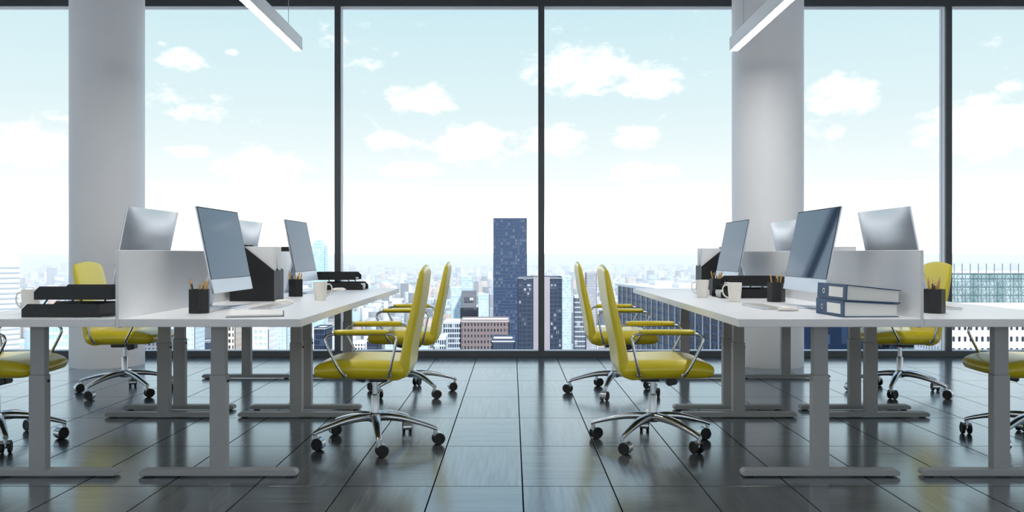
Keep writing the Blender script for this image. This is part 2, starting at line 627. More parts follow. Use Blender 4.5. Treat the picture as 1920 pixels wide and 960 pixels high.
# ================================================================== pendant lamps
def pendant(x, y0, y1, zb, label, wire_y):
    t = empty('pendant_lamp', (x, 0, zb))
    tag(t, label, 'lamp', 'linear pendant lamps')
    hw, h = 0.035, 0.11
    mb = MB()
    mb.box(-hw, -hw + 0.004, y0, y1, 0, h)
    mb.box(hw - 0.004, hw, y0, y1, 0, h)
    mb.box(-hw + 0.004, hw - 0.004, y0, y1, h - 0.004, h)
    mb.box(-hw + 0.004, hw - 0.004, y0, y0 + 0.004, 0, h - 0.004)
    mb.box(-hw + 0.004, hw - 0.004, y1 - 0.004, y1, 0, h - 0.004)
    mb.build('housing', M_LAMP, t)
    MB().box(-hw + 0.005, hw - 0.005, y0 + 0.005, y1 - 0.005, 0.001, 0.006).build('diffuser', M_DIFF, t)
    for wy in (wire_y, y0 + (y1 - wire_y)):
        MB().tube([(0, wy, h - 0.002), (0, wy, ZC - zb)], 0.0022, 6).build('cable', M_CABLE, t)
        MB().lathe([(0.03, ZC - zb - 0.02), (0.03, ZC - zb)], 16, 0, wy).build('ceiling_rose', M_LAMP, t)
    return t


pendant(-1.775, 2.8, 7.15, 2.722, 'white linear pendant lamp hanging over the left desk row', 6.84)
pendant(1.84, 2.8, 7.15, 2.722, 'white linear pendant lamp hanging in front of the right column', 6.84)

# ================================================================== desks
HD, TT = 0.745, 0.037
Y0, LD, WD = 3.91, 1.71, 0.826
PLX, PRX = -1.794, 1.863          # partition centre lines


def make_desk():
    """origin at the floor under the near left corner"""
    t = empty('office_desk')
    MB().rbox(0, WD, 0.001, LD - 0.001, HD - TT, HD, 0.0015, 1).build('tabletop', M_WHITE, t)
    for yc in (0.13, LD - 0.13):
        xc = WD / 2
        lg = MB().rbox(xc - 0.0385, xc + 0.0385, yc - 0.026, yc + 0.026, 0.028, 0.475, 0.004).build('leg', M_LEG, t)
        MB().rbox(xc - 0.034, xc + 0.034, yc - 0.0215, yc + 0.0215, 0.475, HD - TT, 0.003).build('inner_tube', M_LEG, lg)
        MB().lathe([(0.006, 0), (0.006, 0.006), (0.003, 0.008)], 12).build('clamp_screw', M_BLACK, lg, loc=(xc + 0.0385, yc, 0.445), rot=(0, PI / 2, 0))
        ft = MB()
        poly = [(xc - 0.3675, 0.010), (xc - 0.3675, 0.022), (xc - 0.355, 0.034), (xc + 0.355, 0.034), (xc + 0.3675, 0.022), (xc + 0.3675, 0.010), (xc + 0.362, 0.006), (xc - 0.362, 0.006)]
        bm = bmesh.new()
        bb = MB().prism(poly, yc - 0.032, yc + 0.032)
        vv = [bm.verts.new(p) for p in bb.v]
        for f in bb.f: bm.faces.new([vv[i] for i in f])
        bmesh.ops.bevel(bm, geom=list(bm.edges), offset=0.003, segments=2, affect='EDGES')
        ft.bm(bm)
        ft = ft.build('foot', M_LEG, t, smooth=35)
        for xx in (xc - 0.33, xc + 0.33):
            MB().lathe([(0.02, 0), (0.02, 0.007)], 14, xx, yc).build('glide', M_BLACK, ft)
    return t


desk_spots = [
    (PLX + 0.0085, 0, 'white desk nearest the camera left of the aisle, with notepad and mug'),
    (PLX + 0.0085, 1, 'white desk by the window left of the aisle, with letter tray at its end'),
    (PLX - 0.0085 - WD, 0, 'white desk cut by the left picture edge, with black letter tray'),
    (PLX - 0.0085 - WD, 1, 'white desk nearest the left round column, behind the low divider'),
    (PRX - 0.0085 - WD, 0, 'white desk nearest the camera right of the aisle, with blue binders'),
    (PRX - 0.0085 - WD, 1, 'white desk by the window right of the aisle, with black letter tray'),
    (PRX + 0.0085, 0, 'white desk cut by the right picture edge, with pencil cup'),
    (PRX + 0.0085, 1, 'white desk at the right window, behind the low divider'),
]
proto = make_desk()
for i, (x, k, lab) in enumerate(desk_spots):
    d = proto if i == 0 else copy_tree(proto)
    d.location = (x, Y0 + LD * k, 0)
    tag(d, lab, 'desk', 'sit-stand desks in two rows')

for x, side in ((PLX, 'left'), (PRX, 'right')):
    for k, pos in ((0, 'nearest the camera'), (1, 'nearest the window')):
        p = MB().rbox(x - 0.0075, x + 0.0075, Y0 + LD * k + 0.002, Y0 + LD * (k + 1) - 0.002, HD - TT - 0.004, 1.058, 0.0015, 1).build('desk_divider', M_PANEL)
        tag(p, 'white divider panel between the %s desks, %s' % (side, pos), 'divider', 'low divider panels between desks')


# ================================================================== chairs (local +x is forward)
def make_chair():
    t = empty('office_chair')
    W = 0.232
    seat = sweep_pad([(-0.195, 0.424, 0.070, W - 0.02, 0), (-0.16, 0.426, 0.096, W, 0), (-0.08, 0.428, 0.102, W, 0), (0.03, 0.430, 0.104, W, 0), (0.13, 0.431, 0.102, W, 0),
                      (0.21, 0.427, 0.092, W - 0.002, 0.005), (0.262, 0.420, 0.070, W - 0.010, 0.012), (0.284, 0.416, 0.044, W - 0.022, 0.016), (0.292, 0.414, 0.012, W - 0.036, 0.018)])
    seat.build('seat', M_YELLOW, t, smooth=180)
    B = 0.222
    back = sweep_pad([(-0.075, 0.400, 0.030, B - 0.02, 0), (-0.115, 0.398, 0.050, B - 0.004, 0), (-0.152, 0.406, 0.060, B, 0), (-0.178, 0.432, 0.060, B, 0), (-0.188, 0.480, 0.055, B, 0),
                      (-0.199, 0.550, 0.050, B, 0), (-0.222, 0.660, 0.046, B, 0), (-0.248, 0.780, 0.040, B - 0.002, 0), (-0.266, 0.880, 0.033, B - 0.006, 0.005), (-0.276, 0.935, 0.026, B - 0.014, 0.016),
                      (-0.279, 0.952, 0.018, B - 0.020, 0.020), (-0.280, 0.960, 0.006, B - 0.028, 0.022)])
    back.build('backrest', M_YELLOW, t, smooth=180)
    for s in (-1, 1):
        path = [(0.12, 0.232 * s, 0.400), (0.122, 0.262 * s, 0.408), (0.150, 0.278 * s, 0.455), (0.206, 0.28 * s, 0.565), (0.214, 0.28 * s, 0.592), (0.206, 0.28 * s, 0.612), (0.186, 0.28 * s, 0.622), (0.16, 0.28 * s, 0.624),
                (0.02, 0.28 * s, 0.624), (-0.11, 0.28 * s, 0.624), (-0.134, 0.28 * s, 0.620), (-0.150, 0.28 * s, 0.606), (-0.152, 0.28 * s, 0.585), (-0.130, 0.279 * s, 0.480), (-0.116, 0.266 * s, 0.415), (-0.112, 0.232 * s, 0.404)]
        a = MB().tube([tuple(p) for p in catmull(path, 3)], 0.0078, 8).build('armrest', M_CHROME, t, smooth=180)
        pad = sweep_pad([(-0.108, 0.634, 0.012, 0.016, 0), (-0.100, 0.635, 0.022, 0.024, 0), (0, 0.636, 0.024, 0.026, 0), (0.15, 0.635, 0.024, 0.025, 0), (0.163, 0.633, 0.018, 0.020, 0), (0.168, 0.632, 0.008, 0.012, 0)], 2, 3)
        pad.v = [(x, y + 0.28 * s, z) for x, y, z in pad.v]
        pad.build('arm_pad', M_YELLOW, a, smooth=180)
        j = MB()
        for xx in (0.12, -0.112):
            j.lathe([(0.004, -0.012), (0.0125, -0.008), (0.0135, 0), (0.0125, 0.008), (0.004, 0.012)], 12)
            j.v[-60:] = [(x + xx, y + 0.242 * s, z + 0.404) for x, y, z in j.v[-60:]]
        j.build('arm_joint', M_CHROME, a, smooth=180)
    MB().rbox(-0.075, 0.025, -0.07, 0.07, 0.345, 0.382, 0.006).build('seat_mechanism', M_BLACK, t)
    bm = bmesh.new()
    bmesh.ops.create_cube(bm, size=1.0)
    for v in bm.verts: v.co = Vector((v.co.x * 0.056, v.co.y * 0.075, v.co.z * 0.055))
    bmesh.ops.bevel(bm, geom=list(bm.edges), offset=0.006, segments=2, affect='EDGES')
    lv = MB(); lv.bm(bm, Matrix.Translation((0.085, -0.07, 0.358)) @ Matrix.Rotation(math.radians(-14), 4, 'Y'))
    lv.build('tilt_control', M_BLACK, t)
    MB().lathe([(0.0155, 0.27), (0.0155, 0.36)], 20).build('gas_lift', M_CHROME, t, smooth=40)
    MB().lathe([(0.022, 0.15), (0.022, 0.262), (0.016, 0.272)], 20).build('lift_sleeve', M_ALU, t, smooth=40)
    MB().lathe([(0.030, 0.118), (0.038, 0.126), (0.038, 0.158), (0.030, 0.168), (0.022, 0.170)], 24).build('base_hub', M_CHROME, t, smooth=50)
    legme = None
    mb = MB()
    st = catmull([(0.02, 0.144, 0.046, 0.028), (0.08, 0.147, 0.042, 0.026), (0.17, 0.137, 0.036, 0.022), (0.26, 0.115, 0.028, 0.018), (0.325, 0.095, 0.024, 0.015), (0.347, 0.086, 0.020, 0.013)], 4)
    ring_n = 10
    vs_, fs = [], []
    for p in st:
        for k in range(ring_n):
            a = 2 * PI * k / ring_n + PI / ring_n
            ca, sa = math.cos(a), math.sin(a)
            e = lambda v: math.copysign(abs(v) ** 0.65, v)
            vs_.append((p[0], p[3] * e(ca), p[1] + p[2] / 2 * e(sa)))
    for i in range(len(st) - 1):
        for k in range(ring_n):
            k2 = (k + 1) % ring_n
            fs.append((i * ring_n + k, i * ring_n + k2, (i + 1) * ring_n + k2, (i + 1) * ring_n + k))
    fs.append(tuple(range(ring_n)))
    fs.append(tuple((len(st) - 1) * ring_n + k for k in range(ring_n)))
    mb.add(vs_, fs)
    mb.lathe([(0.010, 0.055), (0.010, 0.095)], 12, 0.336, 0)
    legme = mb.mesh('base_leg', M_CHROME, 60)
    # caster hood: chrome shell over a pair of black wheels, axis along local y, wheel centre trailing in -x
    hood = MB()
    n = 14
    ri, ro, w = 0.0315, 0.0345, 0.011
    a0, a1 = math.radians(35), math.radians(205)
    vs_, fs = [], []
    for k in range(n + 1):
        a = a0 + (a1 - a0) * k / n
        for (rr, yy) in ((ri, -w), (ro, -w), (ro, w), (ri, w)):
            vs_.append((-0.016 + rr * math.cos(a), yy, 0.033 + rr * math.sin(a)))
    for k in range(n):
        for q in range(4):
            q2 = (q + 1) % 4
            fs.append((k * 4 + q, k * 4 + q2, k * 4 + 4 + q2, k * 4 + 4 + q))
    fs += [(0, 1, 2, 3), (n * 4 + 3, n * 4 + 2, n * 4 + 1, n * 4)]
    hood.add(vs_, fs)
    hood.lathe([(0.0085, 0.035), (0.0085, 0.062)], 12)
    hood.cyl_y(-0.016, 0.033, 0.010, -w, w, 12)
    for s in (-1, 1):     # outer rims of the shell
        vs_, fs = [], []
        for k in range(n + 1):
            a = a0 + (a1 - a0) * k / n
            for (rr, yy) in ((0.0325, w * s), (ro, w * s), (ro, 0.024 * s), (0.0325, 0.024 * s)):
                vs_.append((-0.016 + rr * math.cos(a), yy, 0.033 + rr * math.sin(a)))
        for k in range(n):
            for q in range(4):
                q2 = (q + 1) % 4
                fs.append((k * 4 + q, k * 4 + q2, k * 4 + 4 + q2, k * 4 + 4 + q))
        fs += [(0, 1, 2, 3), (n * 4 + 3, n * 4 + 2, n * 4 + 1, n * 4)]
        hood.add(vs_, fs)
    hoodme = hood.mesh('caster', M_CHROME, 45)
    wm = []
    for s in (-1, 1):
        prof = [(0.0, 0.010), (0.028, 0.010), (0.0312, 0.012), (0.0312, 0.024), (0.028, 0.027), (0.018, 0.0265), (0.017, 0.0245), (0.0, 0.0245)]
        m_ = MB()
        nn = 22
        vs_, fs = [], []
        for (r_, yy) in prof:
            for k in range(nn):
                a = 2 * PI * k / nn
                vs_.append((-0.016 + r_ * math.cos(a), yy * s, 0.0315 + r_ * math.sin(a)))
        for i in range(len(prof) - 1):
            for k in range(nn):
                k2 = (k + 1) % nn
                fs.append((i * nn + k, i * nn + k2, (i + 1) * nn + k2, (i + 1) * nn + k))
        m_.add(vs_, fs)
        wm.append(m_.mesh('wheel', M_RUBBER, 35))
    for k in range(5):
        link('base_leg', legme, t)
    for k in range(5):
        c_ = link('caster', hoodme, t)
        for m_ in wm: link('wheel', m_, c_)
    return t


CASTER_YAW = [[200, 100, 30, 170, 200], [20, 250, 140, 300, 200], [10, 80, 200, 150, 300], [120, 200, 330, 60, 250],
              [60, 150, 240, 20, 290], [340, 110, 45, 180, 220], [80, 290, 10, 210, 140], [150, 30, 260, 100, 330]]
chairs = [  # x, y, facing (0: +x, 180: -x), base phase in degrees, label
    (-0.752, 4.735, 180, -6, 'yellow leather office chair nearest the camera left of the aisle, seen in profile'),
    (-0.755, 6.45, 180, 18, 'yellow leather office chair by the window left of the aisle, behind another chair'),
    (0.776, 4.745, 0, 17, 'yellow leather office chair nearest the camera right of the aisle, seen in profile'),
    (0.768, 6.44, 0, 36, 'yellow leather office chair by the window right of the aisle, behind another chair'),
    (-2.845, 4.75, 0, 20, 'yellow office chair cut off by the left picture edge'),
    (-2.90, 6.45, 0, 32, 'yellow office chair in front of the left round column'),
    (2.90, 6.44, 180, 20, 'yellow office chair under the right desk near the window mullion'),
    (2.88, 4.75, 180, -4, 'yellow office chair cut off by the right picture edge'),
]
cproto = make_chair()
for i, (x, y, face, ph, lab) in enumerate(chairs):
    c_ = cproto if i == 0 else copy_tree(cproto)
    c_.location = (x, y, 0)
    c_.rotation_euler = (0, 0, math.radians(face))
    tag(c_, lab, 'chair', 'yellow office chairs')
    kl = kc = 0
    for ch in children(c_):
        nm = ch.name.split('.')[0]
        if nm == 'base_leg':
            ch.rotation_euler = (0, 0, math.radians(ph + 72 * kl - face)); kl += 1
        elif nm == 'caster':
            a = math.radians(ph + 72 * kc - face)
            ch.location = (0.336 * math.cos(a), 0.336 * math.sin(a), 0)
            ch.rotation_euler = (0, 0, math.radians(CASTER_YAW[i][kc] - face)); kc += 1


# ================================================================== monitors (local +x is the way the screen faces)
def make_monitor():
    t = empty('desktop_computer')
    HW, HT = 0.33, 0.458
    tilt = Matrix.Translation((0.045, 0, 0.091)) @ Matrix.Rotation(math.radians(-11.3), 4, 'Y')
    # shell: thin edge and a bulging back
    nx, nzz = 20, 14
    vs_, fs = [], []

    def prof(u, v):
        e = max(0.0, (1 - abs(u) ** 2.6) * (1 - abs(v) ** 2.6))
        return 0.008 + 0.036 * e ** 0.85
    cr = 0.012
    for j in range(nzz + 1):
        for i in range(nx + 1):
            u, v = -1 + 2 * i / nx, -1 + 2 * j / nzz
            vs_.append((-prof(u, v), u * HW, HT / 2 + v * HT / 2))
    for j in range(nzz):
        for i in range(nx):
            a = j * (nx + 1) + i
            fs.append((a, a + 1, a + nx + 2, a + nx + 1))
    n0 = len(vs_)
    rim = [j * (nx + 1) + i for j, i in [(0, i) for i in range(nx + 1)] + [(j, nx) for j in range(1, nzz + 1)] + [(nzz, i) for i in range(nx - 1, -1, -1)] + [(j, 0) for j in range(nzz - 1, 0, -1)]]
    for r in rim:
        vs_.append((0.0, vs_[r][1], vs_[r][2]))
    m = len(rim)
    for k in range(m):
        fs.append((rim[k], rim[(k + 1) % m], n0 + (k + 1) % m, n0 + k))
    fs.append(tuple(n0 + k for k in range(m)))
    body = MB().add([tilt @ Vector(p) for p in vs_], fs).build('housing', M_ALU, t, smooth=40)
    bz = MB().box(-0.001, 0.0016, -HW + 0.0012, HW - 0.0012, 0.0735, HT - 0.0012)
    bz.v = [tilt @ Vector(p) for p in bz.v]
    bz.build('bezel', M_RUBBER, t)
    sc = MB().rbox(0.0, 0.0025, -HW + 0.006, HW - 0.006, 0.076, HT - 0.006, 0.0008, 1)
    sc.v = [tilt @ Vector(p) for p in sc.v]
    sc.build('screen', M_SCREEN, t)
    ch = MB().rbox(-0.001, 0.002, -HW + 0.0015, HW - 0.0015, 0.0015, 0.074, 0.0008, 1)
    ch.v = [tilt @ Vector(p) for p in ch.v]
    ch.build('chin', M_ALUF, t)
    # stand: sloping arm and flat foot
    arm = [(-0.058, 0.24), (-0.066, 0.245), (-0.105, 0.05), (-0.112, 0.008), (-0.1, 0.0), (-0.09, 0.008), (-0.086, 0.05)]
    MB().prism([(-0.030, 0.285), (-0.040, 0.29), (-0.118, 0.020), (-0.122, 0.006), (-0.108, 0.006), (-0.104, 0.018)], -0.085, 0.085).build('stand_arm', M_ALUF, t)
    MB().rbox(-0.122, 0.085, -0.1, 0.1, 0.0, 0.0065, 0.002).build('stand_foot', M_ALUF, t)
    return t


mproto = make_monitor()
mons = [
    (PLX + 0.222, 0, 0, 'silver all-in-one computer nearest the camera on the left, screen facing the aisle'),
    (PLX + 0.222, 1, 0, 'silver all-in-one computer on the left window desk, screen facing the aisle'),
    (PLX - 0.222, 0, 180, 'silver computer seen from behind over the left divider, before the round column'),
    (PLX - 0.222, 1, 180, 'silver computer back peeking out behind the nearest left screen'),
    (PRX - 0.222, 0, 180, 'silver all-in-one computer beside the blue binders, screen facing the aisle'),
    (PRX - 0.222, 1, 180, 'silver all-in-one computer on the right window desk, screen facing the aisle'),
    (PRX + 0.222, 0, 0, 'silver computer seen from behind over the right divider, farthest right'),
    (PRX + 0.222, 1, 0, 'silver computer back in front of the right column'),
]
for i, (x, k, face, lab) in enumerate(mons):
    m = mproto if i == 0 else copy_tree(mproto)
    m.location = (x, Y0 + LD * k + 0.83, HD)
    m.rotation_euler = (0, 0, math.radians(face))
    tag(m, lab, 'computer', 'all-in-one computers')


# ================================================================== desk things
def make_cup():
    t = empty('pencil_cup')
    n, r, h, wl_ = 6, 0.054, 0.119, 0.004
    mb = MB()
    vs_, fs = [], []
    for (rr, z) in ((r * 0.97, 0.0), (r, 0.004), (r, h - 0.002), (r - 0.001, h), (r - wl_, h), (r - wl_, 0.006)):
        for k in range(n):
            a = 2 * PI * k / n + PI / 6
            vs_.append((rr * math.cos(a), rr * math.sin(a), z))
    for i in range(5):
        for k in range(n):
            k2 = (k + 1) % n
            fs.append((i * n + k, i * n + k2, (i + 1) * n + k2, (i + 1) * n + k))
    fs.append(tuple(range(n - 1, -1, -1)))
    fs.append(tuple(5 * n + k for k in range(n)))
    o = mb.add(vs_, fs).mesh('pencil_cup', M_BLACK)
    bpy.data.objects.remove(t)
    return o


cup_me = make_cup()


def pencil_meshes(body):
    L, r = 0.175, 0.0047
    b = MB().lathe([(r, 0), (r, L - 0.022)], 6).mesh('pencil', body)
    w = MB().lathe([(r * 0.98, L - 0.022), (0.0012, L - 0.005)], 8).mesh('sharpened_end', M_WOODTIP)
    l = MB().lathe([(0.0012, L - 0.005), (0.0002, L)], 6).mesh('lead', M_LEAD)
    return b, w, l


PM = [pencil_meshes(M_PENCIL), pencil_meshes(M_PENCILD)]


def cup(x, y, rz, label, where):
    o = link('pencil_cup', cup_me, None, (x, y, HD), (0, 0, rz))
    tag(o, label, 'pencil cup', 'black pencil cups')
    lay = [(-0.034, 0.004, -12, 2, 0, 0), (-0.026, -0.020, -9, 8, 1, -0.012), (-0.006, -0.022, 2, 6, 0, -0.022), (0.012, 0.016, 5, -6, 1, -0.028), (0.022, -0.016, 8, 4, 0, 0.0), (0.030, 0.012, 11, -4, 0, -0.008)]
    for (dx, dy, ax, ay, kind, dz) in lay:
        b, w, l = PM[kind]
        # base sits near the cup centre, the top leans to the side
        p = link('pencil', b, None, (x + dx * 0.35, y + dy * 0.35, HD + 0.008))
        p.rotation_euler = (math.radians(ay), math.radians(ax), random.random())
        p.scale = (1, 1, 1 + dz / 0.175)
        link('sharpened_end', w, p)
        link('lead', l, p)
        tag(p, ('%s pencil standing in the black cup %s' % (('ochre', 'dark')[kind], where)), 'pencil', 'pencils in the cup ' + where)


cup(-1.563, 4.305, 0.25, 'black hexagonal pencil cup beneath the nearest left screen', 'beneath the nearest left screen')
cup(-1.496, 5.955, 0.25, 'black hexagonal pencil cup behind the white mug on the left', 'behind the white mug on the left')
cup(1.630, 5.315, 0.28, 'black hexagonal pencil cup beside the right letter tray', 'beside the right letter tray')
cup(2.11, 4.31, 0.22, 'black hexagonal pencil cup right of the divider, before a yellow chair', 'right of the right divider')
cup(1.458, 6.12, 0.2, 'black pencil cup mostly hidden behind the right letter tray', 'behind the right letter tray')


def make_mug():
    t = empty('mug')
    prof = [(0.0, 0.0), (0.031, 0.0), (0.0335, 0.003), (0.0385, 0.04), (0.0425, 0.085), (0.0435, 0.116), (0.0425, 0.118), (0.0410, 0.116), (0.0400, 0.085), (0.0355, 0.04), (0.030, 0.006), (0.0, 0.006)]
    MB().lathe(prof, 36, closed=True).build('mug_body', M_CERAMIC, t, smooth=60)
    path = [(0.0405, 0, 0.100), (0.055, 0, 0.103), (0.068, 0, 0.094), (0.0735, 0, 0.075), (0.070, 0, 0.052), (0.057, 0, 0.033), (0.0365, 0, 0.025)]
    MB().tube([tuple(p) for p in catmull(path, 4)], 0.0042, 8).build('handle', M_CERAMIC, t, smooth=180)
    return t


mugs = [(-1.215, 5.455, 0.1, 'white mug on the left aisle desk, handle towards the window'),
        (-2.385, 4.27, PI, 'white mug at the left picture edge behind the black tray'),
        (1.293, 5.845, PI - 0.1, 'white mug at the left end of the right letter tray'),
        (1.372, 5.305, PI - 0.1, 'white mug in front of the right letter tray')]
gproto = make_mug()
for i, (x, y, rz, lab) in enumerate(mugs):
    g = gproto if i == 0 else copy_tree(gproto)
    g.location = (x, y, HD)
    g.rotation_euler = (0, 0, rz)
    tag(g, lab, 'mug', 'white mugs')


def make_tray():
    """open end towards local -x, near long side at local y=0"""
    t = empty('letter_tray')
    L, W, H, th = 0.362, 0.262, 0.062, 0.003
    for k, (dx, dz) in enumerate(((0, 0.0), (0.058, 0.082))):
        side = [(0, 0.0), (L, 0.0), (L, H), (0.026, H), (0, H - 0.026)]
        side = [(x + dx, z + dz) for x, z in side]
        tr = MB().box(dx, dx + L, th, W - th, dz, dz + th).build('tray', M_BLACK, t)
        MB().prism(side, 0, th).build('side_wall', M_BLACK, tr)
        MB().prism(side, W - th, W).build('side_wall', M_BLACK, tr)
        MB().box(dx + L - th, dx + L, th, W - th, dz + th, dz + H).build('back_wall', M_BLACK, tr)
        if k == 0:
            for xx in (0.098, 0.258):
                for yy in (0.0005, W - 0.0035):
                    MB().prism([(xx, H - 0.004), (xx + 0.009, H - 0.004), (xx + 0.027, 0.084), (xx + 0.018, 0.084)], yy, yy + 0.003).build('riser', M_BLACK, tr)
    return t


tproto = make_tray()
trays = [(-2.284, 4.01, 0, 'black two-tier letter tray at the left picture edge'),
         (-1.209, 7.247, PI, 'black two-tier letter tray at the window end of the left desks'),
         (1.382, 5.70, 0, 'black two-tier letter tray on the right desk behind the mugs')]
for i, (x, y, rz, lab) in enumerate(trays):
    t = tproto if i == 0 else copy_tree(tproto)
    t.location = (x, y, HD)
    t.rotation_euler = (0, 0, rz)
    tag(t, lab, 'letter tray', 'black letter trays')
    where = ('in the tray at the left picture edge', 'in the tray at the window', 'in the tray behind the right mugs')[i]
    ca = math.cos(rz)
    for (dx, dz, h, nm) in ((0.0, 0.0, 0.046, 'lower'), (0.058, 0.082, 0.016, 'upper')):
        p = empty('paper_stack', (x + ca * (dx + 0.02), y + ca * 0.02, HD + dz + 0.0032), rz)
        tag(p, 'stack of white paper %s, %s tier' % (where, nm), 'paper', 'paper stacks in letter trays')
        nsh = 4 if h > 0.03 else 2
        for q in range(nsh):
            o = random.uniform(-0.004, 0.004)
            MB().box(o, 0.31 + o, 0.002 + abs(o), 0.217, h * q / nsh, h * (q + 1) / nsh - 0.0015).build('sheet_bundle', M_PAPER, p)


def make_holder():
    """magazine holder, back at local x=0, low front at +x, near side at local y=0"""
    L, W, th = 0.277, 0.108, 0.004
    HB, HF = 0.352, 0.190
    t = empty('magazine_holder')
    side = [(0, 0), (L, 0), (L, HF), (0.075, HB), (0, HB)]
    MB().prism(side, 0, th).build('side_wall', M_BLACK, t)
    MB().prism(side, W - th, W).build('side_wall', M_BLACK, t)
    MB().box(0, th, th, W - th, 0, HB).build('back_wall', M_BLACK, t)
    MB().box(L - th, L, th, W - th, 0, HF).build('front_wall', M_GREYCOVER, t)
    MB().box(th, L - th, th, W - th, 0, 0.004).build('bottom', M_BLACK, t)
    return t


hproto = make_holder()
first = True
holders = [(PLX + 0.040, 5.348, 1, 'behind the nearest left screen'), (PLX - 0.022, 7.06, -1, 'on the desk by the left column'),
           (PRX - 0.033, 7.06, -1, 'at the window end of the right desk'), (PRX + 0.012, 5.35, 1, 'behind the right divider')]
for (x, y, s, where) in holders:
    for q in range(2):
        h = hproto if first else copy_tree(hproto)
        first = False
        yy = y + q * 0.114
        h.location = (x, yy + (0.108 if s < 0 else 0), HD)
        h.rotation_euler = (0, 0, 0 if s > 0 else PI)
        nm = ('nearer', 'farther')[q]
        tag(h, 'black magazine holder %s, the %s of its pair' % (where, nm), 'file holder', 'black magazine holders')
        for k2, (dy, w_, top) in enumerate(((0.012, 0.032, 0.341), (0.052, 0.034, 0.339))):
            xa, xb = x + s * 0.008, x + s * 0.268
            nf2 = ('nearer', 'farther')[k2]
            fo = MB().rbox(min(xa, xb), max(xa, xb), yy + dy, yy + dy + w_, HD + 0.005, HD + top, 0.002, 1).build('document_folder', M_CARD)
            tag(fo, '%s white folder in the %s magazine holder %s' % (nf2, nm, where), 'folder', 'white folders in magazine holders')


def make_keyboard():
    t = empty('keyboard')
    MB().prism([(-0.058, 0.001), (0.058, 0.001), (0.058, 0.005), (-0.058, 0.011)], -0.215, 0.215).build('keyboard_body', M_ALU, t)
    mb = MB()
    for r in range(6):
        x0 = -0.054 + r * 0.0182
        for k in range(21):
            y0 = -0.211 + k * 0.0202
            zt = 0.011 - 0.006 * (x0 + 0.066) / 0.116
            mb.box(x0, x0 + 0.016, y0, y0 + 0.018, zt - 0.001, zt + 0.002)
    tag(mb.build('keys', M_CERAMIC, t), kind='stuff')
    return t


def make_mouse():
    t = empty('mouse')
    nu, nv = 20, 8
    vs_, fs = [], []
    for j in range(nv + 1):
        v = j / nv * PI / 2
        for i in range(nu):
            a = 2 * PI * i / nu
            rr = math.cos(v) ** 0.6 if j < nv else 0.02
            vs_.append((0.029 * rr * math.cos(a), 0.057 * rr * math.sin(a), 0.006 + 0.021 * math.sin(v)))
    for j in range(nv):
        for i in range(nu):
            i2 = (i + 1) % nu
            fs.append((j * nu + i, j * nu + i2, (j + 1) * nu + i2, (j + 1) * nu + i))
    fs.append(tuple(range(nu - 1, -1, -1)))
    fs.append(tuple(nv * nu + i for i in range(nu)))
    MB().add(vs_, fs).build('mouse_shell', M_CERAMIC, t, smooth=60)
    MB().prism_z([(0.0275 * math.cos(2 * PI * i / 20), 0.055 * math.sin(2 * PI * i / 20)) for i in range(20)], 0, 0.0062).build('mouse_base', M_LEG, t)
    return t


kp, mp_ = make_keyboard(), make_mouse()
for i, (x, y, mx_, my_, face, rz, where) in enumerate([(-1.335, 4.775, -1.350, 5.09, 180, 0.0, 'in front of the nearest left screen'),
                                       (-1.36, 6.46, -1.372, 6.83, 180, 0, 'on the left window desk'),
                                       (1.388, 4.76, 1.428, 4.455, 0, 0.0, 'in front of the right screen with binders'),
                                       (2.33, 4.78, 2.33, 5.09, 180, 0, 'on the desk at the right picture edge')]):
    k = kp if i == 0 else copy_tree(kp)
    k.location, k.rotation_euler = (x, y, HD), (0, 0, math.radians(face) + rz)
    tag(k, 'slim white keyboard ' + where, 'keyboard', 'slim keyboards')
    m = mp_ if i == 0 else copy_tree(mp_)
    m.location, m.rotation_euler = (mx_, my_, HD), (0, 0, PI / 2 + (0.1 if i == 2 else 0.25))
    tag(m, 'white computer mouse ' + where, 'mouse', 'white computer mice')

# notepad
t = empty('notepad', (-1.325, 3.985, HD), math.radians(15))
tag(t, 'white-paged notepad with dark cover at the near edge of the left desk', 'notepad')
MB().rbox(0, 0.262, 0, 0.405, 0, 0.003, 0.001, 1).build('cover', M_GREYCOVER, t)
MB().box(0.006, 0.256, 0.006, 0.399, 0.003, 0.011).build('pages', M_PAPER, t)


